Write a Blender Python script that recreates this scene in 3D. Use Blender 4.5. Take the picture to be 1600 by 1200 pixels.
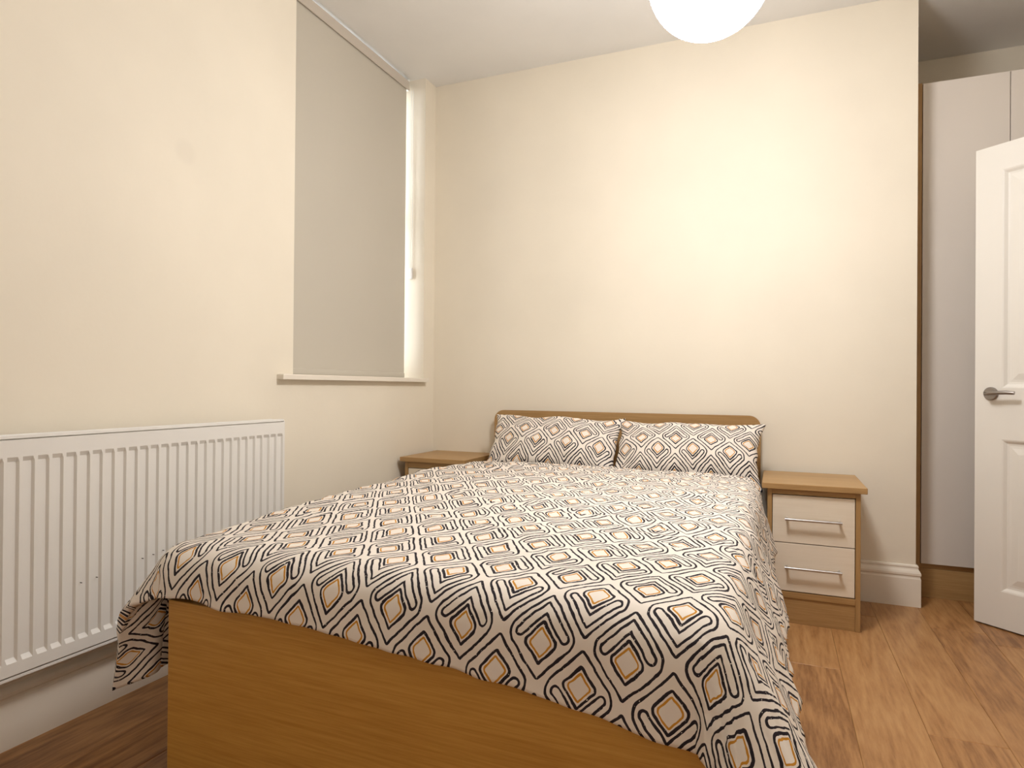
import bpy, bmesh, math, random
from mathutils import Vector, Matrix, noise

random.seed(7)
scene = bpy.context.scene
for o in list(bpy.data.objects):
    bpy.data.objects.remove(o, do_unlink=True)
C = scene.collection

# ------------------------------------------------------------------ camera
F_PX = 996.26
YAW, PITCH, ROLL = 0.3909, 0.0046, 0.0080
CAM = Vector((1.8929, -3.3569, 0.9737))
fwd = Vector((-math.sin(YAW) * math.cos(PITCH), math.cos(YAW) * math.cos(PITCH), math.sin(PITCH)))
rt = Vector((math.cos(YAW), math.sin(YAW), 0))
up = rt.cross(fwd)
r2 = rt * math.cos(ROLL) + up * math.sin(ROLL)
u2 = -rt * math.sin(ROLL) + up * math.cos(ROLL)
cd = bpy.data.cameras.new('camera')
cd.sensor_width = 36
cd.lens = 36 * F_PX / 1600
cd.clip_start = 0.02
cam = bpy.data.objects.new('camera', cd)
C.objects.link(cam)
cam.matrix_world = Matrix(((r2.x, u2.x, -fwd.x, CAM.x), (r2.y, u2.y, -fwd.y, CAM.y),
                           (r2.z, u2.z, -fwd.z, CAM.z), (0, 0, 0, 1)))
scene.camera = cam

# ------------------------------------------------------------------ light and exposure
LAMP_SIDE, LAMP_DOWN = 20.5, 72.0     # extra glow added to the globe's underside to brighten the lower room
LAMP_COLOR = (1.0, 0.995, 1.0, 1)
world = bpy.data.worlds.new('daylight')
scene.world = world
world.use_nodes = True
bg = world.node_tree.nodes['Background']
bg.inputs[0].default_value = (0.86, 0.93, 1.0, 1)
bg.inputs[1].default_value = 12.0
vs = scene.view_settings
vs.view_transform = 'Standard'
vs.look = 'None'
vs.gamma = 1
vs.use_curve_mapping = False
vs.exposure = 0.0

# ------------------------------------------------------------------ dimensions
H = 2.772            # ceiling height
XC = 2.485           # free end of the back wall
XR = 3.30            # right wall
YA = 0.71            # back of the alcove
YF = -3.60           # wall behind the camera
YW0, YW1 = -1.207, -0.122   # window opening
SILL = 1.02


# ------------------------------------------------------------------ node helpers
class N:
    """tiny expression builder over Math nodes"""
    nt = None

    def __init__(self, s):
        self.s = s

    @staticmethod
    def op(o, *a):
        n = N.nt.nodes.new('ShaderNodeMath')
        n.operation = o
        for i, v in enumerate(a):
            if isinstance(v, N):
                N.nt.links.new(v.s, n.inputs[i])
            else:
                n.inputs[i].default_value = v
        return N(n.outputs[0])

    def __add__(s, o): return N.op('ADD', s, o)
    __radd__ = __add__
    def __sub__(s, o): return N.op('SUBTRACT', s, o)
    def __rsub__(s, o): return N.op('SUBTRACT', o, s)
    def __mul__(s, o): return N.op('MULTIPLY', s, o)
    __rmul__ = __mul__
    def abs(s): return N.op('ABSOLUTE', s)
    def floor(s): return N.op('FLOOR', s)
    def lt(s, o): return N.op('LESS_THAN', s, o)
    def max(s, o): return N.op('MAXIMUM', s, o)
    def min(s, o): return N.op('MINIMUM', s, o)


def lerp(a, b, t):
    return a + (b - a) * t if isinstance(a, N) or isinstance(b, N) else t * (b - a) + a


def new_mat(name, color=(.8, .8, .8), rough=.5, metal=0.0, spec=0.5):
    m = bpy.data.materials.new(name)
    m.use_nodes = True
    b = m.node_tree.nodes['Principled BSDF']
    b.inputs['Base Color'].default_value = (*color, 1)
    b.inputs['Roughness'].default_value = rough
    b.inputs['Metallic'].default_value = metal
    b.inputs['Specular IOR Level'].default_value = spec
    return m


def node(m, t, **kw):
    n = m.node_tree.nodes.new(t)
    for k, v in kw.items():
        setattr(n, k, v)
    return n


def link(m, a, b):
    m.node_tree.links.new(a, b)


def ramp(m, fac, stops):
    r = node(m, 'ShaderNodeValToRGB')
    cr = r.color_ramp
    while len(cr.elements) < len(stops):
        cr.elements.new(.5)
    for e, (p, c) in zip(cr.elements, stops):
        e.position = p
        e.color = (*c, 1)
    link(m, fac, r.inputs[0])
    return r.outputs[0]


def add_bump(m, height, strength, dist=.002):
    bp = node(m, 'ShaderNodeBump')
    bp.inputs['Strength'].default_value = strength
    bp.inputs['Distance'].default_value = dist
    link(m, height, bp.inputs['Height'])
    link(m, bp.outputs[0], m.node_tree.nodes['Principled BSDF'].inputs['Normal'])


def paint(name, color, rough=.6, var=.03, bump=.12, scale=60):
    m = new_mat(name, color, rough, spec=.3)
    g = node(m, 'ShaderNodeNewGeometry')
    n1 = node(m, 'ShaderNodeTexNoise')
    n1.inputs['Scale'].default_value = 2.2
    n1.inputs['Detail'].default_value = 4
    link(m, g.outputs['Position'], n1.inputs['Vector'])
    lo = tuple(c * (1 - var) for c in color)
    hi = tuple(min(1, c * (1 + var)) for c in color)
    link(m, ramp(m, n1.outputs[0], [(.3, lo), (.7, hi)]), m.node_tree.nodes['Principled BSDF'].inputs['Base Color'])
    n2 = node(m, 'ShaderNodeTexNoise')
    n2.inputs['Scale'].default_value = scale
    n2.inputs['Detail'].default_value = 3
    link(m, g.outputs['Position'], n2.inputs['Vector'])
    add_bump(m, n2.outputs[0], bump)
    return m


def wood(name, dark, mid, light, axis='X', grain=38, rough=.45, stretch=.05, ring=True, randomize=False, spec=.4, tone=.16):
    """veneer with grain along one object axis"""
    m = new_mat(name, mid, rough, spec=spec)
    tc = node(m, 'ShaderNodeTexCoord')
    mp = node(m, 'ShaderNodeMapping')
    s = [1, 1, 1]
    s['XYZ'.index(axis)] = stretch
    mp.inputs['Scale'].default_value = s
    vec = tc.outputs['Object']
    if randomize:
        oi = node(m, 'ShaderNodeObjectInfo')
        ad = node(m, 'ShaderNodeVectorMath', operation='ADD')
        cx = node(m, 'ShaderNodeCombineXYZ')
        mu = node(m, 'ShaderNodeMath', operation='MULTIPLY')
        mu.inputs[1].default_value = 37.0
        link(m, oi.outputs['Random'], mu.inputs[0])
        link(m, mu.outputs[0], cx.inputs[0])
        link(m, mu.outputs[0], cx.inputs[1])
        link(m, vec, ad.inputs[0])
        link(m, cx.outputs[0], ad.inputs[1])
        vec = ad.outputs[0]
    link(m, vec, mp.inputs['Vector'])
    fine = node(m, 'ShaderNodeTexNoise')
    fine.inputs['Scale'].default_value = grain * 4
    fine.inputs['Detail'].default_value = 6
    fine.inputs['Roughness'].default_value = .65
    link(m, mp.outputs[0], fine.inputs['Vector'])
    big = node(m, 'ShaderNodeTexNoise')
    big.inputs['Scale'].default_value = grain * .22
    big.inputs['Detail'].default_value = 3
    big.inputs['Distortion'].default_value = .6
    link(m, mp.outputs[0], big.inputs['Vector'])
    N.nt = m.node_tree
    f = N(fine.outputs[0])
    b = N(big.outputs[0])
    rings = N.op('SINE', b * (75.0 if ring else 42.0)) * .5 + .5
    if ring:
        kn = node(m, 'ShaderNodeTexNoise')
        kn.inputs['Scale'].default_value = 5.5
        kn.inputs['Detail'].default_value = 2
        mk = node(m, 'ShaderNodeMapping')
        mk.inputs['Scale'].default_value = (1.5, .55, 1)
        link(m, vec, mk.inputs['Vector'])
        link(m, mk.outputs[0], kn.inputs['Vector'])
        knot = (N(kn.outputs[0]) - .66).max(0.0) * 1.6
        mix = f * .62 + b * .16 + rings * .12 + .055 - knot
    else:
        mix = f * .55 + b * .28 + rings * .03 + .035
    if randomize:
        mix = mix + (N(oi.outputs['Random']) - .5) * tone
    link(m, ramp(m, mix.s, [(.32, dark), (.52, mid), (.74, light)]),
         m.node_tree.nodes['Principled BSDF'].inputs['Base Color'])
    add_bump(m, fine.outputs[0], .08, .001)
    return m


MAT = {}
MAT['wall'] = paint('cream_wall_paint', (.87, .79, .655), .62)
MAT['ceil'] = paint('white_ceiling_paint', (.87, .855, .83), .7)
MAT['trimw'] = paint('cream_gloss_trim', (.85, .775, .665), .33, .01, .04)
MAT['rad'] = paint('white_radiator_enamel', (.86, .83, .78), .35, .01, .03, 120)
MAT['door'] = paint('white_satin_door', (.83, .79, .72), .4, .01, .05, 90)
MAT['ward'] = paint('cream_gloss_laminate', (.76, .69, .62), .28, .01, .02)
MAT['drawer'] = wood('cream_drawer_laminate', (.83, .72, .57), (.88, .775, .63), (.91, .81, .68), 'X', 26, .35, .05, False)
MAT['oakx'] = wood('light_oak_veneer_across', (.35, .195, .072), (.46, .275, .112), (.55, .355, .165), 'X', 36, .4, .035, False)
MAT['oakz'] = wood('light_oak_veneer_upright', (.35, .195, .072), (.46, .275, .112), (.55, .355, .165), 'Z', 36, .4, .035, False)
MAT['oakfoot'] = wood('brightened_orange_oak_veneer', (.47, .220, .036), (.60, .315, .066), (.68, .385, .105), 'X', 36, .42, .035, False)  # foot panel oak, colour lightened to stand in for missing front light
MAT['plank'] = wood('oak_laminate_floor', (.21, .085, .025), (.41, .200, .072), (.53, .290, .118), 'Y', 20, .36, .10, True, True)
MAT['metal'] = new_mat('brushed_steel', (.55, .53, .52), .28, 1.0)
MAT['dull'] = new_mat('satin_nickel', (.36, .33, .31), .32, 1.0)
MAT['upvc'] = new_mat('white_upvc', (.85, .86, .86), .3)
MAT['plastic'] = new_mat('white_plastic', (.8, .77, .72), .4)
MAT['screw'] = new_mat('beige_screw_cap', (.85, .68, .45), .4)
MAT['screwd'] = new_mat('dark_screw_head', (.12, .09, .07), .4, .6)
MAT['dark'] = new_mat('dark_shadow_gap', (.05, .035, .025), .8)
MAT['hall'] = paint('hall_paint', (.7, .65, .56), .7)
MAT['sub'] = new_mat('screed', (.2, .15, .1), .9)
MAT['mattress'] = new_mat('white_mattress_fabric', (.75, .70, .63), .9)
MAT['blind'] = paint('grey_beige_blind_fabric', (.60, .55, .465), .85, .012, .25, 700)
MAT['alu'] = new_mat('painted_blind_rail', (.62, .55, .47), .4)

m = bpy.data.materials.new('window_glass')
m.use_nodes = True
nt = m.node_tree
nt.nodes.clear()
out = nt.nodes.new('ShaderNodeOutputMaterial')
tr = nt.nodes.new('ShaderNodeBsdfTransparent')
gl = nt.nodes.new('ShaderNodeBsdfGlossy')
gl.inputs['Roughness'].default_value = .02
mx = nt.nodes.new('ShaderNodeMixShader')
fr = nt.nodes.new('ShaderNodeFresnel')
nt.links.new(fr.outputs[0], mx.inputs[0])
nt.links.new(tr.outputs[0], mx.inputs[1])
nt.links.new(gl.outputs[0], mx.inputs[2])
nt.links.new(mx.outputs[0], out.inputs[0])
MAT['glass'] = m

m = bpy.data.materials.new('lit_opal_glass')
m.use_nodes = True
b = m.node_tree.nodes['Principled BSDF']
b.inputs['Base Color'].default_value = (.9, .9, .88, 1)
b.inputs['Roughness'].default_value = .3
b.inputs['Emission Color'].default_value = LAMP_COLOR
gn = m.node_tree.nodes.new('ShaderNodeNewGeometry')
gs = m.node_tree.nodes.new('ShaderNodeSeparateXYZ')
m.node_tree.links.new(gn.outputs['Normal'], gs.inputs[0])
N.nt = m.node_tree
em = (N(gs.outputs[2]) * -1.0).max(0.0) * LAMP_DOWN + LAMP_SIDE
m.node_tree.links.new(em.s, b.inputs['Emission Strength'])
MAT['globe'] = m


def bedding(name, w=.165, h=.187):
    """cream cotton with nested brush-line diamonds; UV is in metres"""
    m = new_mat(name, (.8, .7, .6), .85, spec=.15)
    N.nt = m.node_tree
    uv = node(m, 'ShaderNodeUVMap')
    uv.uv_map = 'cloth'
    nz = node(m, 'ShaderNodeTexNoise')
    nz.inputs['Scale'].default_value = 26
    nz.inputs['Detail'].default_value = 3
    link(m, uv.outputs[0], nz.inputs['Vector'])
    sx = node(m, 'ShaderNodeSeparateXYZ')
    link(m, uv.outputs[0], sx.inputs[0])
    sn = node(m, 'ShaderNodeSeparateColor')
    link(m, nz.outputs['Color'], sn.inputs[0])
    jit = .055
    u = N(sx.outputs[0]) * (1 / w) + (N(sn.outputs[0]) - .5) * jit
    v = N(sx.outputs[1]) * (1 / h) + (N(sn.outputs[1]) - .5) * jit
    a = u + v + .5
    bb = v - u + .5
    ma, mb = a.floor(), bb.floor()
    fa, fb = a - ma, bb - mb
    par = N.op('PINGPONG', ma + mb, 1.0)          # 0: V motif, 1: inverted motif
    fl = 1.0 - par
    fa = fa + fl * (1.0 - fa * 2.0)
    fb = fb + fl * (1.0 - fb * 2.0)

    def rbox(px, py, cx, cy, hx, hy, r):
        qx = (px - cx).abs() - hx + r
        qy = (py - cy).abs() - hy + r
        ox, oy = qx.max(0.0), qy.max(0.0)
        return N.op('SQRT', ox * ox + oy * oy) + qx.max(qy).min(0.0) - r

    def rad(cx, cy, big, small):
        side = ((fa - cx) * (fb - cy)).lt(0.0)
        return side * (big - small) + small

    d_out = rbox(fa, fb, .5, .5, .436, .436, rad(.5, .5, .20, .03))
    r1 = fb.lt(.5) * .05 + .015
    r2_ = fa.lt(.5) * .05 + .015
    d1 = rbox(fa, fb, .772, .51, .067, .33, r1)
    d2 = rbox(fa, fb, .51, .772, .33, .067, r2_)
    d_l = d1.min(d2)
    d_sq = rbox(fa, fb, .425, .425, .205, .205, rad(.425, .425, .09, .02))
    d_or = rbox(fa, fb, .425, .425, .142, .142, rad(.425, .425, .06, .015))
    thick = N.op('MULTIPLY_ADD', N(sn.outputs[2]) - .5, .021, .0208)
    dark = d_out.abs().lt(thick).max(d_l.abs().lt(thick * .95)).max(d_sq.abs().lt(thick * 1.1))
    orange = d_or.abs().lt(thick * .75)
    # brush breaks
    br = node(m, 'ShaderNodeTexNoise')
    br.inputs['Scale'].default_value = 190
    br.inputs['Detail'].default_value = 2
    link(m, uv.outputs[0], br.inputs['Vector'])
    keep = 1.0 - N(br.outputs[0]).lt(.30)
    dark = dark * keep
    mix1 = node(m, 'ShaderNodeMix', data_type='RGBA')
    mix1.inputs[6].default_value = (.85, .765, .675, 1)
    mix1.inputs[7].default_value = (.60, .27, .035, 1)
    link(m, orange.s, mix1.inputs[0])
    mix2 = node(m, 'ShaderNodeMix', data_type='RGBA')
    mix2.inputs[7].default_value = (.028, .022, .027, 1)
    link(m, mix1.outputs[2], mix2.inputs[6])
    link(m, dark.s, mix2.inputs[0])
    link(m, mix2.outputs[2], m.node_tree.nodes['Principled BSDF'].inputs['Base Color'])
    wv = node(m, 'ShaderNodeTexNoise')
    wv.inputs['Scale'].default_value = 35
    wv.inputs['Detail'].default_value = 5
    link(m, uv.outputs[0], wv.inputs['Vector'])
    add_bump(m, wv.outputs[0], .25, .004)
    return m


MAT['bedding'] = bedding('diamond_print_cotton')


# ------------------------------------------------------------------ mesh helpers
def box(bm, x0, x1, y0, y1, z0, z1, bev=0.0, seg=2):
    vs_ = [bm.verts.new((x, y, z)) for x in (x0, x1) for y in (y0, y1) for z in (z0, z1)]
    idx = [(0, 1, 3, 2), (4, 6, 7, 5), (0, 4, 5, 1), (2, 3, 7, 6), (0, 2, 6, 4), (1, 5, 7, 3)]
    fs = [bm.faces.new([vs_[i] for i in f]) for f in idx]
    if bev:
        es = list({e for f in fs for e in f.edges})
        bmesh.ops.bevel(bm, geom=es, offset=bev, segments=seg, profile=.5, affect='EDGES')
    return bm


def tube(bm, pts, r, n=12, caps=True):
    rings = []
    pts = [Vector(p) for p in pts]
    for i, p in enumerate(pts):
        t = (pts[min(i + 1, len(pts) - 1)] - pts[max(i - 1, 0)]).normalized()
        a = t.cross(Vector((0, 0, 1)))
        if a.length < .1:
            a = t.cross(Vector((0, 1, 0)))
        a.normalize()
        c = t.cross(a)
        rr = r[i] if isinstance(r, (list, tuple)) else r
        rings.append([bm.verts.new(p + a * math.cos(2 * math.pi * k / n) * rr + c * math.sin(2 * math.pi * k / n) * rr)
                      for k in range(n)])
    for A, B in zip(rings, rings[1:]):
        for k in range(n):
            bm.faces.new((A[k], A[(k + 1) % n], B[(k + 1) % n], B[k]))
    if caps:
        bm.faces.new(rings[0][::-1])
        bm.faces.new(rings[-1])
    return bm


def lathe(bm, prof, n=48, center=(0, 0)):
    rings = []
    for r, z in prof:
        if r < 1e-5:
            rings.append([bm.verts.new((center[0], center[1], z))])
        else:
            rings.append([bm.verts.new((center[0] + r * math.cos(2 * math.pi * k / n),
                                        center[1] + r * math.sin(2 * math.pi * k / n), z)) for k in range(n)])
    for A, B in zip(rings, rings[1:]):
        for k in range(n):
            k2 = (k + 1) % n
            if len(A) == 1:
                bm.faces.new((A[0], B[k], B[k2]))
            elif len(B) == 1:
                bm.faces.new((A[k], A[k2], B[0]))
            else:
                bm.faces.new((A[k], A[k2], B[k2], B[k]))
    return bm


def obj(name, bm, mat, parent=None, smooth=False, loc=None, rotz=0.0):
    bmesh.ops.recalc_face_normals(bm, faces=bm.faces[:])
    me = bpy.data.meshes.new(name)
    bm.to_mesh(me)
    bm.free()
    me.materials.append(MAT[mat] if isinstance(mat, str) else mat)
    if smooth:
        me.shade_smooth()
        try:
            me.set_sharp_from_angle(angle=math.radians(40))
        except Exception:
            pass
    o = bpy.data.objects.new(name, me)
    C.objects.link(o)
    if parent:
        o.parent = parent
    if loc:
        o.location = loc
    o.rotation_euler.z = rotz
    return o


def tag(o, label, cat, group=None, kind=None):
    o['label'] = label
    o['category'] = cat
    if group:
        o['group'] = group
    if kind:
        o['kind'] = kind
    return o


def empty(name, loc=(0, 0, 0), rotz=0.0):
    o = bpy.data.objects.new(name, None)
    o.empty_display_size = .1
    C.objects.link(o)
    o.location = loc
    o.rotation_euler.z = rotz
    return o


def B():
    return bmesh.new()


def bx(*a, **k):
    return box(B(), *a, **k)


# ================================================================== SETTING
# floor: sub floor with single planks
fl = tag(obj('floor', bx(-.30, 4.5, YF - .1, YA + .1, -.10, -.012), 'sub'), 'warm oak laminate plank floor of the bedroom', 'floor', kind='structure')
PW, PL = .19, 1.29
known = {-1: -.867, 1: -1.231, 3: -.39, 0: -1.52, 2: -1.56, -9: -1.95, -10: -2.45}
plank_mesh = {}


def plank(x0, x1, y0, y1):
    w, l = round(x1 - x0, 4), round(y1 - y0, 4)
    key = (w, l)
    if key not in plank_mesh:
        bm = B()
        c, t = .0016, .012
        g = .0003
        hx, hy = w / 2 - g, l / 2 - g
        low = [bm.verts.new(p) for p in ((-hx, -hy, -t), (hx, -hy, -t), (hx, hy, -t), (-hx, hy, -t))]
        mid = [bm.verts.new(p) for p in ((-hx, -hy, -c * .7), (hx, -hy, -c * .7), (hx, hy, -c * .7), (-hx, hy, -c * .7))]
        top = [bm.verts.new(p) for p in ((-hx + c, -hy + c, 0), (hx - c, -hy + c, 0), (hx - c, hy - c, 0), (-hx + c, hy - c, 0))]
        for A_, B_ in ((low, mid), (mid, top)):
            for k in range(4):
                bm.faces.new((A_[k], A_[(k + 1) % 4], B_[(k + 1) % 4], B_[k]))
        bm.faces.new(top)
        bm.faces.new(low[::-1])
        bmesh.ops.recalc_face_normals(bm, faces=bm.faces[:])
        me = bpy.data.meshes.new('plank')
        bm.to_mesh(me)
        bm.free()
        me.materials.append(MAT['plank'])
        plank_mesh[key] = me
    o = bpy.data.objects.new('plank', plank_mesh[key])
    C.objects.link(o)
    o.parent = fl
    o.location = ((x0 + x1) / 2, (y0 + y1) / 2, 0)


k = -12
while 2.11 + PW * k < XR:
    x0, x1 = max(2.11 + PW * k, 0.0), min(2.11 + PW * (k + 1), XR)
    if x1 > x0 + .005:
        yend = YA if x0 > XC - .1 else 0.0
        j = known.get(k, -random.uniform(.2, 1.3))
        ys = [j]
        while ys[-1] - PL > YF:
            ys.append(ys[-1] - PL)
        while ys[0] + PL < yend:
            ys.insert(0, ys[0] + PL)
        ys = [yend] + ys + [YF]
        for p, q in zip(ys, ys[1:]):
            if p - q > .01:
                plank(x0, x1, q, p)
    k += 1

tag(obj('ceiling', bx(-.30, 4.5, YF - .1, YA + .1, H, H + .1), 'ceil'), 'plain white painted ceiling above the bed', 'ceiling', kind='structure')

# left wall with the window opening that runs up to the ceiling
bm = B()
box(bm, -.30, 0, YF, YW0, 0, H)
box(bm, -.30, 0, YW1, 0.1, 0, H)
box(bm, -.30, 0, YW0, YW1, 0, SILL - .022)
wl = tag(obj('wall_left', bm, 'wall'), 'cream wall with the window and the radiator', 'wall', kind='structure')
# faint round filler patch in the paint
mw = MAT['wall'].copy()
mw.name = 'cream_wall_paint_with_patch'
wl.data.materials[0] = mw
N.nt = mw.node_tree
ge = node(mw, 'ShaderNodeNewGeometry')
di = node(mw, 'ShaderNodeVectorMath', operation='DISTANCE')
link(mw, ge.outputs['Position'], di.inputs[0])
di.inputs[1].default_value = (0, -1.750, 1.780)
mr = node(mw, 'ShaderNodeMapRange')
mr.inputs[1].default_value, mr.inputs[2].default_value = .028, .050
mr.inputs[3].default_value, mr.inputs[4].default_value = .10, 0.0
link(mw, di.outputs['Value'], mr.inputs[0])
pb = mw.node_tree.nodes['Principled BSDF']
old = pb.inputs['Base Color'].links[0].from_socket
mxp = node(mw, 'ShaderNodeMix', data_type='RGBA')
mxp.inputs[7].default_value = (.55, .48, .40, 1)
link(mw, mr.outputs[0], mxp.inputs[0])
link(mw, old, mxp.inputs[6])
link(mw, mxp.outputs[2], pb.inputs['Base Color'])
tag(obj('wall_back', bx(0, XC, 0, YA + .1, 0, H), 'wall'), 'cream wall behind the headboard', 'wall', kind='structure')
tag(obj('wall_alcove', bx(XC, XR, YA, YA + .1, 0, H), 'wall'), 'cream wall showing above the fitted wardrobe', 'wall', kind='structure')
bm = B()
DY0, DY1, DH = -1.44, -.655, 2.03
box(bm, XR, XR + .12, YF, DY0, 0, H)
box(bm, XR, XR + .12, DY1, YA + .1, 0, H)
box(bm, XR, XR + .12, DY0, DY1, DH, H)
tag(obj('wall_right', bm, 'wall'), 'cream wall with the doorway, right of the wardrobe', 'wall', kind='structure')
tag(obj('wall_front', bx(-.30, XR + .12, YF - .1, YF, 0, H), 'ceil'), 'white wall facing the foot of the bed', 'wall', kind='structure')
bm = B()
box(bm, 4.4, 4.5, -2.4, .4, 0, H)
box(bm, XR + .12, 4.4, -2.4, -2.3, 0, H)
box(bm, XR + .12, 4.4, .3, .4, 0, H)
tag(obj('wall_hall', bm, 'hall'), 'hallway walls outside the bedroom doorway', 'wall', kind='structure')
# door lining
bm = B()
box(bm, XR - .012, XR + .13, DY0 - .02, DY0 + .012, 0, DH + .012, .003)
box(bm, XR - .012, XR + .13, DY1 - .012, DY1 + .02, 0, DH + .012, .003)
box(bm, XR - .012, XR + .13, DY0, DY1, DH - .012, DH + .02, .003)
box(bm, XR - .022, XR, DY0 - .075, DY0 - .005, 0, DH + .075, .004)
box(bm, XR - .022, XR, DY1 + .005, DY1 + .075, 0, DH + .075, .004)
box(bm, XR - .022, XR, DY0 - .005, DY1 + .005, DH + .005, DH + .075, .004)
tag(obj('trim_1', bm, 'trimw'), 'white door lining and architrave of the doorway', 'door frame', kind='structure')

# baseboards: moulded profile swept along the wall (depth, height)
PROF = [(0, 0), (.018, 0), (.018, .125), (.016, .130), (.0155, .136), (.0185, .141), (.0185, .150), (.015, .158),
        (.010, .166), (.0085, .172), (.010, .177), (.0085, .183), (.004, .186), (0, .186)]


def sweep(bm, path, nrm):
    """path: list of xy points, nrm: offset direction per point (already mitred)"""
    rings = []
    for p, n_ in zip(path, nrm):
        rings.append([bm.verts.new((p[0] + n_[0] * d, p[1] + n_[1] * d, z)) for d, z in PROF])
    for A_, B_ in zip(rings, rings[1:]):
        for i in range(len(PROF) - 1):
            bm.faces.new((A_[i], A_[i + 1], B_[i + 1], B_[i]))
    bm.faces.new(rings[0])
    bm.faces.new(rings[-1][::-1])
    return bm


tag(obj('baseboard_left', sweep(B(), [(0, YF), (0, 0)], [(1, 0), (1, -1)]), 'trimw'), 'painted skirting board below the radiator', 'skirting board', kind='structure')
tag(obj('baseboard_back', sweep(B(), [(0, 0), (XC, 0), (XC, .10)], [(1, -1), (1, -1), (1, 0)]), 'trimw'),
    'cream moulded skirting board beside the right bedside cabinet', 'skirting board', kind='structure')
tag(obj('baseboard_right', sweep(B(), [(XR, DY0 - .08), (XR, YF)], [(-1, 0), (-1, 1)]), 'trimw'), 'skirting board on the doorway wall', 'skirting board', kind='structure')
tag(obj('baseboard_front', sweep(B(), [(0, YF), (XR, YF)], [(1, 1), (-1, 1)]), 'trimw'), 'skirting board on the wall facing the bed', 'skirting board', kind='structure')

# window
win = tag(empty('window_1', (-.2, (YW0 + YW1) / 2, SILL)), 'white framed window hidden behind the roller blind', 'window', kind='structure')
bm = B()
wx0, wx1 = -.285, -.215
y0, y1, z0, z1 = YW0 + .002, YW1 - .002, SILL + .002, H - .002
ym = (y0 + y1) / 2


def wloc(o):
    o.parent = win
    o.matrix_parent_inverse = Matrix.Translation(win.location).inverted()
    return o


t_ = .055
for a in ((wx0, wx1, y0, y0 + t_, z0, z1), (wx0, wx1, y1 - t_, y1, z0, z1), (wx0, wx1, y0 + t_, y1 - t_, z0, z0 + t_),
          (wx0, wx1, y0 + t_, y1 - t_, z1 - t_, z1), (wx0, wx1, y0 + t_, y1 - t_, 1.92, 1.98)):
    box(bm, *a, .004)
wloc(obj('window_frame', bm, 'upvc'))
wloc(obj('pane', bx(-.255, -.245, y0 + t_, y1 - t_, z0 + t_, 1.92), 'glass'))
wloc(obj('pane', bx(-.255, -.245, y0 + t_, y1 - t_, 1.98, z1 - t_), 'glass'))
bm = B()
out_ = [(-.214, YW0 + .001), (.0005, YW0 + .001), (.0005, YW0 - .095), (.034, YW0 - .095), (.034, YW1 + .008), (.0005, YW1 + .008),
        (.0005, YW1 - .001), (-.214, YW1 - .001)]
lo_ = [bm.verts.new((x, y, SILL - .022)) for x, y in out_]
hi_ = [bm.verts.new((x, y, SILL)) for x, y in out_]
bm.faces.new(lo_[::-1])
hf_ = bm.faces.new(hi_)
for i in range(8):
    bm.faces.new((lo_[i], lo_[(i + 1) % 8], hi_[(i + 1) % 8], hi_[i]))
bmesh.ops.bevel(bm, geom=[e for e in hf_.edges], offset=.005, segments=3, profile=.5, affect='EDGES')
wloc(obj('window_sill', bm, 'trimw'))

# ================================================================== OBJECTS
# ---- bed frame
BX0, BX1, BYF, BYH = .480, 1.81, -2.195, -.035
bed = tag(empty('double_bed', ((BX0 + BX1) / 2, -1.1, 0)), 'oak veneer double bed with rounded headboard and plain foot panel', 'bed')


def badd(o, p=bed):
    o.parent = p
    o.matrix_parent_inverse = p.matrix_basis.inverted()
    return o


# headboard: rounded upper corners
def rounded_panel(bm, x0, x1, z0, z1, y0_, y1_, r, bev=.004):
    pts = [(x0, z0), (x1, z0)]
    for i in range(13):
        a = math.pi / 2 * i / 12
        pts.append((x1 - r + r * math.cos(a), z1 - r + r * math.sin(a)))
    for i in range(13):
        a = math.pi / 2 + math.pi / 2 * i / 12
        pts.append((x0 + r + r * math.cos(a), z1 - r + r * math.sin(a)))
    f = [bm.verts.new((x, y0_, z)) for x, z in pts]
    g = [bm.verts.new((x, y1_, z)) for x, z in pts]
    n = len(pts)
    F1 = bm.faces.new(f)
    F2 = bm.faces.new(g[::-1])
    for i in range(n):
        bm.faces.new((f[i], f[(i + 1) % n], g[(i + 1) % n], g[i]))
    bmesh.ops.bevel(bm, geom=list(F1.edges) + list(F2.edges), offset=bev, segments=2, profile=.5, affect='EDGES')
    return bm


badd(obj('headboard', rounded_panel(B(), .428, 1.832, .20, .843, -.058, -.026, .055), 'oakx', smooth=True))
fo = badd(obj('foot_panel', bx(BX0, BX1, BYF, BYF + .022, .005, .43, .003), 'oakfoot'))
for z in (.224, .080):
    bm = B()
    tube(bm, [(BX0 + .006, BYF - .0008, z), (BX0 + .006, BYF + .006, z)], .0035, 10)
    s = obj('screw_cap', bm, 'screw')
    s.parent = fo
    s.matrix_parent_inverse = bed.matrix_basis.inverted()
badd(obj('side_panel', bx(BX0, BX0 + .022, BYF + .022, -.058, .005, .40, .003), 'oakz'))
badd(obj('side_panel', bx(BX1 - .022, BX1, BYF + .022, -.058, .005, .40, .003), 'oakz'))
badd(obj('base_board', bx(BX0 + .022, BX1 - .022, BYF + .022, -.058, .24, .27), 'oakx'))

tag(obj('mattress', bx(BX0 + .026, BX1 - .026, BYF + .03, -.064, .271, .525, .04, 4), 'mattress', smooth=True),
    'white mattress lying in the bed under the duvet', 'mattress')

# ---- duvet
XL, XRR, YFT = .490, 1.770, -2.135      # where the cloth starts rolling over the edges
NA, NB = 230, 270
A0, A1 = XL - .33, XRR + .31
B0, B1 = -.41, YFT - .30               # head edge, foot edge in cloth metres


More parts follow.
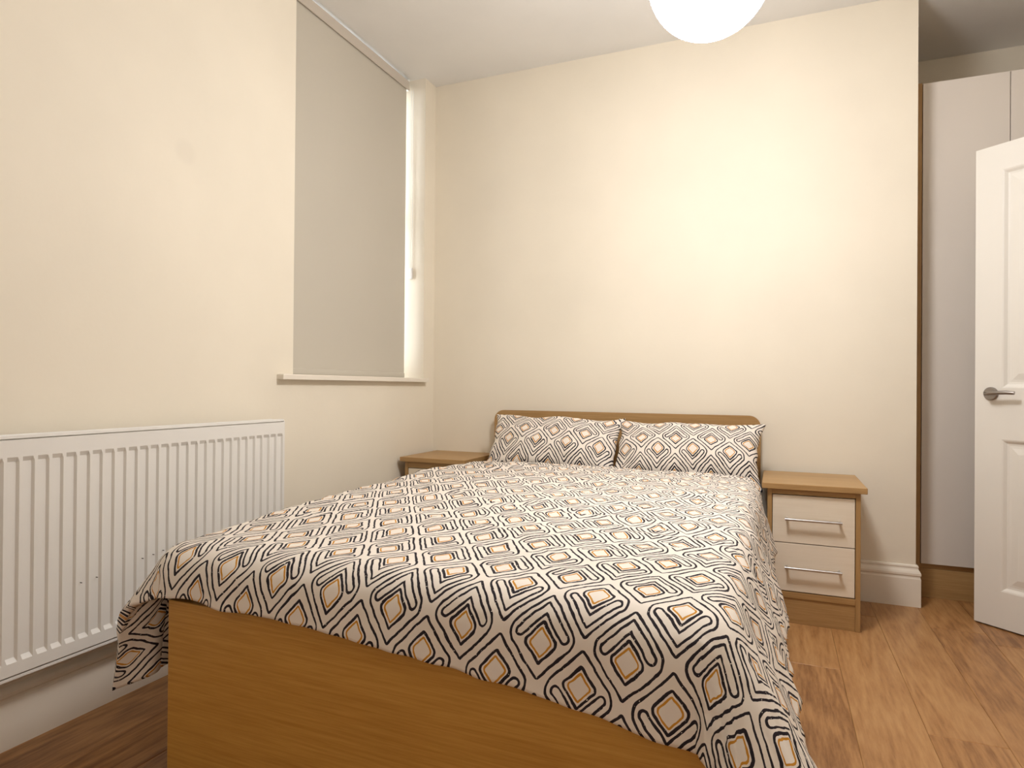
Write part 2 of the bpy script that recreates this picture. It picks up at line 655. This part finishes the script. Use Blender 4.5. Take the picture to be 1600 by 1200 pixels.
def top_z(x, y):
    t = min(max((y + .9) / (YFT + .9), 0), 1)
    z = .598 - .034 * t ** 1.3
    e = (x - 1.12) / .70
    z += .012 * (1 - min(1, e * e))
    # soft sag towards the head end, under the pillows
    z -= .012 * min(max((y + .62) / .22, 0), 1)
    return z


def wrinkle(a, b):
    p = Vector((a, b, 0))
    w1 = noise.noise(p * 3.1 + Vector((3.1, 7.7, 0)))
    w2 = noise.noise(Vector((a * 4.5 + 1.3 * w1, b * 11 + 2.1 * w1, 4.2)))
    w3 = noise.noise(Vector((a * 10 + b * 6, b * 22 - a * 7, 9.1)))
    w4 = noise.noise(Vector((a * 30, b * 34, 2.1)))
    ridge = (1 - abs(w2)) ** 4
    calm = min(max((b - YFT - .05) / .35, 0), 1)      # the foot end is smooth and full
    return .007 * w1 + (.0065 * ridge + .0028 * w3) * (.25 + .75 * calm) + .0012 * w4


def hang(rr, R, phi):
    th_max = math.pi / 2 - phi
    th = min(rr / R, th_max)
    h_, d_ = R * math.sin(th), R * (1 - math.cos(th))
    rest = rr - R * th_max
    if rest > 0:
        h_ += rest * math.sin(phi)
        d_ += rest * math.cos(phi)
    return h_, d_


def duvet_point(a, b):
    """cloth coordinates (metres) to a draped position"""
    da = (XL - a) if a < XL else ((a - XRR) if a > XRR else 0)
    sgn = -1 if a < XL else 1
    db = max(0, YFT - b)
    xc = min(max(a, XL), XRR)
    yc = max(b, YFT)
    z = top_z(xc, yc)
    rr = math.hypot(da, db)
    x, y = xc, yc
    wr = wrinkle(a, b)
    nx, ny, nz_ = 0, 0, 1
    if rr > 1e-6:
        ux, uy = sgn * da / rr, -db / rr
        s = da / rr                                   # 1 = side, 0 = foot
        along = min(max((yc + .4) / (YFT + .4), 0), 1)
        if sgn > 0:
            al2 = min(1, along / .12)
            phi_s, R_s = .03 + .14 * al2 + .34 * along, .058 + .017 * al2
        else:
            phi_s, R_s = .05 + .12 * along, .085
        phi = phi_s * s * s + .05 * (1 - s * s)
        R = R_s * s * s + .085 * (1 - s * s)
        if s > 0 and db > 0:
            phi += (.30 if sgn > 0 else .50) * (2 * s * math.sqrt(max(0, 1 - s * s))) ** (1 if sgn > 0 else 2.4)
        h_, d_ = hang(rr, R, phi)
        # hem flutes
        tl = (a * (1 - s) + b * s)
        fl_ = noise.noise(Vector((tl * 7.0, 3.3 * sgn, rr * 2))) * .7 + noise.noise(Vector((tl * 15, 8.1, 1.7))) * .4
        cn = 2 * s * math.sqrt(max(0, 1 - s * s))
        h_ += fl_ * .030 * min(1, rr / .22) ** 1.5 * (1 - .85 * cn)
        x += ux * h_
        y += uy * h_
        z -= d_
        th = min(rr / R, math.pi / 2 - phi)
        nx, ny, nz_ = ux * math.sin(th), uy * math.sin(th), math.cos(th)
    # round shoulder near the edges keeps the puff
    k_ = 1.0 - .35 * min(1, rr / .2)
    return Vector((x + nx * wr * k_, y + ny * wr * k_, z + nz_ * wr * k_))


MW, MH = .165, .187                     # motif width and height on the print
# how the print lies on the cloth (slightly askew and stretched), motif columns and rows as a cubic in cloth metres
PU = (-0.1938, 6.3056, -0.2397, 0.135, 0.0137, 0.5914, 0.0774, 0.6687, -0.2639, -0.0231)
PV = (2.1848, 0.837, 5.1562, -0.3328, 0.9931, 0.0241, -0.1549, -0.4698, 0.1862, -0.2551)


def poly(p, X, Y):
    return (p[0] + p[1] * X + p[2] * Y + p[3] * X * X + p[4] * X * Y + p[5] * Y * Y + p[6] * X ** 3
            + p[7] * X * X * Y + p[8] * X * Y * Y + p[9] * Y ** 3)


def cloth_uv(a, b):
    X, Y = a - 1.1, b + 1.7
    xc, yc = min(max(X, -.72), .74), min(max(Y, -.62), .42)
    e = 1e-3
    r_ = []
    for p, sc_ in ((PU, MW), (PV, MH)):
        v0 = poly(p, xc, yc)
        gx = (poly(p, xc + e, yc) - poly(p, xc - e, yc)) / (2 * e)
        gy = (poly(p, xc, yc + e) - poly(p, xc, yc - e)) / (2 * e)
        r_.append((v0 + gx * (X - xc) + gy * (Y - yc)) * sc_)
    return r_


verts, uvs = [], []
for j in range(NB + 1):
    tb = j / NB
    for i in range(NA + 1):
        ta = i / NA
        # the front hem runs a little askew and wavy; the side hems too
        a_mid = A0 + (A1 - A0) * ta
        foot = YFT - (.165 + .103 * min(max((a_mid - .5) / 1.3, 0), 1.15) ** 1.5) - .020 * noise.noise(Vector((a_mid * 5, 1.2, 0)))
        b = B0 + (foot - B0) * tb
        lft = XL - (.295 + .122 * tb) - .010 * noise.noise(Vector((b * 5, 5.2, 0)))
        rgt = XRR + (.285 + .03 * tb) + .014 * noise.noise(Vector((b * 6, 9.2, 0)))
        a = lft + (rgt - lft) * ta
        verts.append(duvet_point(a, b))
        uvs.append(cloth_uv(a, b))
faces = []
for j in range(NB):
    for i in range(NA):
        q = j * (NA + 1) + i
        faces.append((q, q + NA + 1, q + NA + 2, q + 1))
me = bpy.data.meshes.new('duvet')
me.from_pydata([tuple(v) for v in verts], [], faces)
uvl = me.uv_layers.new(name='cloth')
for lp in me.loops:
    uvl.data[lp.index].uv = uvs[lp.vertex_index]
me.materials.append(MAT['bedding'])
me.shade_smooth()
dv = bpy.data.objects.new('duvet', me)
C.objects.link(dv)
so = dv.modifiers.new('thickness', 'SOLIDIFY')
so.thickness = .022
so.offset = -1
tag(dv, 'cream duvet printed with nested black diamonds and small orange squares', 'duvet')


# ---- pillows
def pillow(name, cx, cy, cz, w, h, t, tilt, yaw, seed, roll, label, pm):
    n_u, n_v = 70, 46
    vv, uu, ff = [], [], []

    def P(u, v, side):
        # outline: ears at the corners, slightly hollow edges
        hw = w / 2 * (1 - .045 * (1 - u ** 4 if False else (1 - abs(v) ** 2.0)) )
        hh = h / 2 * (1 - .06 * (1 - abs(u) ** 2.0))
        x = u * hw + .008 * noise.noise(Vector((v * 3.1 + seed, 1.7, u))) * abs(u)
        y = v * hh + .014 * noise.noise(Vector((u * 2.6 + seed, 5.5, v))) * abs(v)
        ear = max(0, abs(u) + abs(v) - 1.62) / .38
        x += math.copysign(.014, u) * ear
        y += math.copysign(.012, v) * ear
        prof = max(0, (1 - abs(u) ** 2.6)) ** .55 * max(0, (1 - abs(v) ** 2.2)) ** .55
        nz_ = noise.noise(Vector((u * 2.2 + seed, v * 1.7, side * 3.0)))
        crease = noise.noise(Vector((u * 7 + seed * 2, v * 5 + side, 2.2)))
        edge = max(abs(u), abs(v))
        z = side * (t / 2 * prof * (1 + .16 * nz_)) + side * .006 * crease * prof + .012 * noise.noise(Vector((u * 3 + seed, v * 3, 7))) * edge ** 3
        return Vector((x, y, z))
    idx = {}
    for side in (1, -1):
        for j in range(n_v + 1):
            for i in range(n_u + 1):
                u, v = -1 + 2 * i / n_u, -1 + 2 * j / n_v
                # denser towards the edges
                u = math.sin(u * math.pi / 2) * .5 + u * .5
                v = math.sin(v * math.pi / 2) * .5 + v * .5
                border = i in (0, n_u) or j in (0, n_v)
                if border and side == -1:
                    idx[(side, i, j)] = idx[(1, i, j)]
                    continue
                idx[(side, i, j)] = len(vv)
                vv.append(P(u, v, side))
                pu, pv = u * w / 2, v * h / 2
                pv = pv if pv > -.01 else -.01 + (pv + .01) * .78
                uu.append(((pm[0] * pu + pm[1] * pv + pm[2]) * MW, (pm[3] * pu + pm[4] * pv + pm[5]) * MH))
        for j in range(n_v):
            for i in range(n_u):
                q = [idx[(side, i, j)], idx[(side, i + 1, j)], idx[(side, i + 1, j + 1)], idx[(side, i, j + 1)]]
                ff.append(q if side == 1 else q[::-1])
    me_ = bpy.data.meshes.new(name)
    # local frame: x along the bed head, y up the slope, z towards the room
    T = (Matrix.Rotation(yaw, 4, 'Z') @ Matrix.Rotation(tilt, 4, 'X') @ Matrix.Rotation(roll, 4, 'Z'))
    me_.from_pydata([tuple(T @ v) for v in vv], [], ff)
    ul = me_.uv_layers.new(name='cloth')
    for lp in me_.loops:
        ul.data[lp.index].uv = uu[lp.vertex_index]
    me_.materials.append(MAT['bedding'])
    me_.shade_smooth()
    o = bpy.data.objects.new(name, me_)
    C.objects.link(o)
    o.location = (cx, cy, cz)
    return tag(o, label, 'pillow', 'pillows against the headboard')


pillow('pillow', .846, -.270, .682, .68, .325, .17, math.radians(56), math.radians(1), 1.3, math.radians(-1),
       'diamond printed pillow nearer the window, leaning on the headboard', (6.0297, -0.5061, 1.3653, 0.2554, 6.3718, 0.1697))
pillow('pillow', 1.505, -.270, .672, .665, .32, .17, math.radians(56), math.radians(-1), 4.9, math.radians(-1),
       'diamond printed pillow nearer the open door, leaning on the headboard', (6.0216, 0.3771, 1.7173, -0.0655, 6.7123, 0.2151))


# ---- bedside cabinets
def bedside(x0, yfront, HT, label):
    W_, D_ = .392, .435
    t = empty('bedside_cabinet', (x0 + W_ / 2, yfront + D_ / 2, 0))
    bx0, bx1 = -W_ / 2 + .022, W_ / 2 - .022
    f = -D_ / 2                          # front of the top
    ff_ = f + .018                        # carcass front
    bk = D_ / 2
    obj('top_panel', bx(-W_ / 2, W_ / 2, f, bk, HT - .024, HT, .002), 'oakx', t)
    obj('side_panel', bx(bx0, bx0 + .018, ff_, bk, 0, HT - .024, .001), 'oakz', t)
    obj('side_panel', bx(bx1 - .018, bx1, ff_, bk, 0, HT - .024, .001), 'oakz', t)
    obj('back_panel', bx(bx0 + .018, bx1 - .018, bk - .012, bk, .01, HT - .024), 'oakz', t)
    obj('top_rail', bx(bx0 + .018, bx1 - .018, ff_ + .001, ff_ + .03, .535, HT - .024, .001), 'oakx', t)
    obj('bottom_rail', bx(bx0 + .018, bx1 - .018, ff_ + .001, bk - .012, .106, .130, .001), 'oakx', t)
    obj('plinth', bx(bx0 + .018, bx1 - .018, ff_ + .006, ff_ + .022, 0, .105, .001), 'oakx', t)
    for z0_, z1_ in ((.335, .5315), (.134, .3315)):
        d = obj('drawer', bx(bx0 + .0205, bx1 - .0205, ff_ + .003, ff_ + .021, z0_, z1_, .001), 'drawer', t)
        bm = B()
        box(bm, bx0 + .03, bx0 + .042, ff_ + .021, bk - .03, z0_ + .02, z1_ - .03)
        box(bm, bx1 - .042, bx1 - .03, ff_ + .021, bk - .03, z0_ + .02, z1_ - .03)
        box(bm, bx0 + .042, bx1 - .042, bk - .042, bk - .03, z0_ + .02, z1_ - .03)
        box(bm, bx0 + .042, bx1 - .042, ff_ + .021, bk - .042, z0_ + .02, z0_ + .026)
        obj('drawer_box', bm, 'drawer', d)
        zc = (z0_ + z1_) / 2 + .002
        bm = B()
        hy = ff_ + .003
        tube(bm, [(-.106, hy - .028, zc), (.106, hy - .028, zc)], .0055, 14)
        tube(bm, [(-.098, hy - .028, zc), (-.098, hy, zc)], .0055, 10)
        tube(bm, [(.098, hy - .028, zc), (.098, hy, zc)], .0055, 10)
        h = obj('handle', bm, 'metal', d, smooth=True)
        h['label'] = 'steel bar handle'
    return tag(t, label, 'bedside cabinet', 'bedside cabinets')


bedside(1.845, -.476, .581, 'oak bedside cabinet with two cream drawers beside the skirting board')
bedside(.025, -.405, .592, 'oak bedside cabinet in the corner under the window, mostly hidden by the bed')

# ---- radiator
RY1, RY0, RZ0, RZ1, RX = -1.364, -2.82, .225, .834, .10
rad = tag(empty('radiator', (.05, (RY0 + RY1) / 2, RZ0)), 'white convector radiator with vertical ribs on the wall under the window', 'radiator')


def radd(o):
    o.parent = rad
    o.matrix_parent_inverse = Matrix.Translation(rad.location).inverted()
    return o


bm = B()
pitch = .0365
ycs = []
y = -1.388
while y > RY0 + .03:
    ycs.append(y)
    y -= pitch
# columns along y with depth flag
cols = [(RY1, 0)]
for yc in ycs:
    cols += [(yc + .0145, 0), (yc + .0105, 1), (yc - .0105, 1), (yc - .0145, 0)]
cols.append((RY0, 0))
dep = .0075
zs = [(RZ0 + .002, 0), (RZ0 + .034, 0), (RZ0 + .046, 1), (RZ1 - .062, 1), (RZ1 - .050, 0), (RZ1 - .006, 0)]
grid = [[bm.verts.new((RX - dep * cf * zf, yy, zz)) for yy, cf in cols] for zz, zf in zs]
for r_ in range(len(zs) - 1):
    for c_ in range(len(cols) - 1):
        bm.faces.new((grid[r_][c_], grid[r_][c_ + 1], grid[r_ + 1][c_ + 1], grid[r_ + 1][c_]))
# return edges of the pressed sheet
back = {}
for (i0, line) in enumerate((grid[0], grid[-1], [g_[0] for g_ in grid], [g_[-1] for g_ in grid])):
    bk_ = [bm.verts.new((RX - .014, v.co.y, v.co.z)) for v in line]
    for i in range(len(line) - 1):
        bm.faces.new((line[i], line[i + 1], bk_[i + 1], bk_[i]))
radd(obj('front_panel', bm, 'rad', smooth=False))
radd(obj('seam_flange', bx(RX - .010, RX - .003, RY0, RY1, RZ0 - .011, RZ0 - .003, .001), 'rad'))
radd(obj('seam_flange', bx(RX - .012, RX - .005, RY0, RY1, RZ1 - .003, RZ1 + .006, .001), 'rad'))
radd(obj('back_panel', bx(.032, .044, RY0, RY1, RZ0 + .01, RZ1 - .012, .003), 'rad'))
for ya in (RY0, RY1):
    s_ = 1 if ya == RY0 else -1
    radd(obj('side_cover', bx(.030, RX - .001, min(ya - .001 * s_, ya + .004 * s_), max(ya - .001 * s_, ya + .004 * s_), RZ0 + .01, RZ1, .0012), 'rad'))
bm = B()
box(bm, .030, .036, RY0 - .001, RY1 + .001, RZ1 - .006, RZ1 + .004, .0015)
box(bm, RX - .024, RX - .017, RY0 - .001, RY1 + .001, RZ1 - .008, RZ1 + .004, .0015)
for i in range(60):
    yy = RY0 + .012 + i * (RY1 - RY0 - .024) / 59
    box(bm, .036, RX - .024, yy - .004, yy + .004, RZ1 - .006, RZ1 - .001)
radd(obj('top_grille', bm, 'rad'))
bm = B()
for i in range(28):
    yy = RY0 + .05 + i * (RY1 - RY0 - .10) / 27
    box(bm, .046, RX - .022, yy - .008, yy + .008, RZ0 + .03, RZ1 - .03)
radd(obj('convector_fins', bm, 'rad'))
for yy in (RY0 + .25, RY1 - .25):
    radd(obj('wall_bracket', bx(0, .032, yy - .02, yy + .02, RZ0 + .08, RZ1 - .08, .002), 'rad'))
# small paint chips across the ribs seen low on the panel
for cy_, cz_ in ((-1.83, .452), (-1.862, .449), (-1.90, .445), (-1.935, .440), (-1.972, .437), (-2.115, .418), (-2.16, .415)):
    tube_b = B()
    tube(tube_b, [(RX - .006, cy_, cz_), (RX + .0006, cy_, cz_)], .0013, 6)
    radd(obj('paint_chip', tube_b, 'screwd'))
# valve and pipe at the end by the bed
bm = B()
tube(bm, [(.066, RY1 + .002, RZ0 + .05), (.066, RY1 + .045, RZ0 + .05)], .011, 12)
tube(bm, [(.066, RY1 + .045, 0), (.066, RY1 + .045, RZ0 + .10)], [.0075, .0075], 12)
radd(obj('valve_pipe', bm, 'plastic', smooth=True))

# ---- roller blind in the window recess
BXP = -.105
bl = tag(empty('roller_blind', (BXP, (YW0 + YW1) / 2, SILL)), 'grey beige roller blind pulled down to the window sill', 'blind')


def bladd(o, p=bl):
    o.parent = p
    o.matrix_parent_inverse = Matrix.Translation(bl.location).inverted()
    return o


BY0, BY1 = YW0 + .015, -.163
bladd(obj('fabric', bx(BXP - .0008, BXP + .0008, BY0, BY1, SILL + .030, 2.735), 'blind'))
bm = B()
box(bm, BXP - .006, BXP + .006, BY0, BY1, SILL + .003, SILL + .031, .004, 3)
bladd(obj('bottom_bar', bm, 'blind', smooth=True))
bm = B()
tube(bm, [(BXP - .018, BY0 - .005, 2.738), (BXP - .018, BY1 + .006, 2.738)], .018, 24)
bladd(obj('roller', bm, 'blind', smooth=True))
bm = B()
box(bm, BXP + .006, BXP + .013, BY0 - .006, BY1 + .018, 2.702, 2.754, .002)
bladd(obj('front_rail', bm, 'alu'))
for ya in (BY0 - .008, BY1 + .012):
    bladd(obj('end_bracket', bx(BXP - .034, BXP + .012, ya, ya + .005, 2.70, H - .004, .001), 'plastic'))
bm = B()
for dx in (-.006, .008):
    tube(bm, [(BXP + .02 + dx, YW1 - .009, 2.71), (BXP + .022 + dx * .8, YW1 - .008, 1.66)], .0016, 6)
ch = bladd(obj('pull_chain', bm, 'plastic'))
bm = B()
box(bm, BXP + .012, BXP + .032, YW1 - .014, YW1 - .001, 1.60, 1.665, .003)
cl = bladd(obj('chain_cleat', bm, 'plastic'))
bm = B()
tube(bm, [(BXP + .022, YW1 - .0155, 1.622), (BXP + .022, YW1 - .012, 1.622)], .0035, 10)
sc = obj('screw', bm, 'screwd')
bladd(sc, cl)

# ---- pendant lamp over the bed
def pendant(LX, LY, LZ, LR, label):
    lamp = tag(empty('pendant_lamp', (LX, LY, H)), label, 'lamp')
    bm = B()
    pr = []
    for i in range(33):
        a = -math.pi / 2 + (math.pi * .93) * i / 32
        pr.append((max(0, LR * math.cos(a)), LR * math.sin(a)))
    lathe(bm, pr, 64)
    obj('globe_shade', bm, 'globe', lamp, smooth=True, loc=(0, 0, LZ - H))
    bm = B()
    zt = LZ - H + LR * math.sin(-math.pi / 2 + math.pi * .93)
    lathe(bm, [(0, zt + .055), (.02, zt + .055), (.045, zt + .03), (.045, zt - .008), (0, zt - .008)], 32)
    obj('collar', bm, 'plastic', lamp, smooth=True)
    bm = B()
    tube(bm, [(0, 0, -.02), (0, 0, zt + .05)], .004, 10)
    obj('cord', bm, 'plastic', lamp, smooth=True)
    bm = B()
    lathe(bm, [(0, 0), (.05, 0), (.048, -.012), (.02, -.03), (0, -.03)], 32)
    obj('ceiling_rose', bm, 'plastic', lamp, smooth=True)


pendant(1.702, -1.341, 2.235, .184, 'glowing white globe pendant lamp hanging above the bed')

# ---- fitted wardrobe in the alcove
WY = .150
wd = tag(empty('fitted_wardrobe', ((XC + XR) / 2, WY + .3, 0)), 'tall cream wardrobe with oak trim built into the alcove behind the door', 'wardrobe')


def wadd(o):
    o.parent = wd
    o.matrix_parent_inverse = Matrix.Translation(wd.location).inverted()
    return o


WT = 2.422
wadd(obj('side_panel', bx(XC + .003, 2.529, WY, YA - .005, 0, WT, .001), 'oakz'))
wadd(obj('side_panel', bx(XR - .045, XR - .003, WY, YA - .005, 0, WT, .001), 'oakz'))
wadd(obj('plinth', bx(2.530, XR - .046, WY + .016, WY + .034, 0, .135, .001), 'oakx'))
wadd(obj('bottom_panel', bx(2.530, XR - .046, WY + .018, YA - .005, .136, .158, .001), 'oakx'))
wadd(obj('top_panel', bx(2.530, XR - .046, WY + .022, YA - .005, WT - .02, WT, .001), 'oakx'))
wadd(obj('back_panel', bx(2.530, XR - .046, YA - .02, YA - .006, .16, WT - .02), 'oakz'))
for xa, xb in ((2.532, 2.868), (2.871, 3.252)):
    wadd(obj('wardrobe_door', bx(xa, xb, WY, WY + .019, .161, WT - .004, .0012), 'ward'))

# ---- panelled bedroom door, swung open
DW, DHT, DT = .762, 1.981, .036
dd = Vector((.7433, -.66896, 0))
dr = tag(empty('door_1', (2.6756, -.1199, 0), math.atan2(dd.y, dd.x)), 'white panelled door standing open in front of the wardrobe', 'door', kind='structure')
# local: x along the leaf from the free edge to the hinges, y = 0 face towards the room (camera is at -y)
ZB = .006
st, midr = .100, .10
rows = [(.155, .775), (.985, 1.880)]
colsd = [(st, (DW - midr) / 2), ((DW + midr) / 2, DW - st)]
bm = B()
box(bm, 0, st, 0, DT, ZB, ZB + DHT)
box(bm, DW - st, DW, 0, DT, ZB, ZB + DHT)
box(bm, (DW - midr) / 2, (DW + midr) / 2, 0, DT, ZB, ZB + DHT)
for xa, xb in colsd:
    box(bm, xa, xb, 0, DT, ZB, rows[0][0])
    box(bm, xa, xb, 0, DT, rows[0][1], rows[1][0])
    box(bm, xa, xb, 0, DT, rows[1][1], ZB + DHT)
bmesh.ops.remove_doubles(bm, verts=bm.verts[:], dist=1e-5)
obj('door_frame', bm, 'door', dr)
for xa, xb in colsd:
    for za, zb in rows:
        bm = B()
        # moulded panel: nested rectangles (inset, depth)
        steps = [(0, 0), (.006, .002), (.016, .010), (.024, .011), (.034, .010), (.058, .004), (.060, .004)]
        for face in (0, 1):
            rings = []
            for ins, dpt in steps:
                yy = dpt if face == 0 else DT - dpt
                rings.append([bm.verts.new(p) for p in ((xa + ins, yy, za + ins), (xb - ins, yy, za + ins), (xb - ins, yy, zb - ins), (xa + ins, yy, zb - ins))])
            for A_, B_ in zip(rings, rings[1:]):
                for q in range(4):
                    bm.faces.new((A_[q], A_[(q + 1) % 4], B_[(q + 1) % 4], B_[q]))
            bm.faces.new(rings[-1])
        obj('door_panel', bm, 'door', dr)
for sgn, y_ in ((-1, 0), (1, DT)):
    hd = B()
    zc = .962
    # rose: disc on the face
    n_ = 28
    for (ya, yb, ra, rb) in ((0, .007, .027, .027), (.007, .010, .027, .024)):
        A_ = [hd.verts.new((.062 + ra * math.cos(2 * math.pi * q / n_), y_ + sgn * ya, zc + ra * math.sin(2 * math.pi * q / n_))) for q in range(n_)]
        B_ = [hd.verts.new((.062 + rb * math.cos(2 * math.pi * q / n_), y_ + sgn * yb, zc + rb * math.sin(2 * math.pi * q / n_))) for q in range(n_)]
        for q in range(n_):
            hd.faces.new((A_[q], A_[(q + 1) % n_], B_[(q + 1) % n_], B_[q]))
        if yb == .010:
            hd.faces.new(B_)
    ho = obj('door_handle', hd, 'dull', dr, smooth=True)
    ho['label'] = 'satin nickel lever handle'
    lv = B()
    pts = [(.062, y_ + sgn * .008, zc), (.062, y_ + sgn * .034, zc), (.066, y_ + sgn * .044, zc), (.078, y_ + sgn * .049, zc + .001),
           (.11, y_ + sgn * .050, zc + .004), (.14, y_ + sgn * .049, zc + .005), (.168, y_ + sgn * .046, zc + .003)]
    tube(lv, pts, [.009, .009, .0095, .0095, .0085, .008, .007], 14)
    obj('lever', lv, 'dull', ho, smooth=True)
for zc in (.25, 1.0, 1.75):
    hb = B()
    tube(hb, [(DW + .004, -.004, zc - .05), (DW + .004, -.004, zc + .05)], .006, 10)
    box(hb, DW - .001, DW + .004, -.004, DT - .004, zc - .05, zc + .05)
    obj('hinge', hb, 'metal', dr)
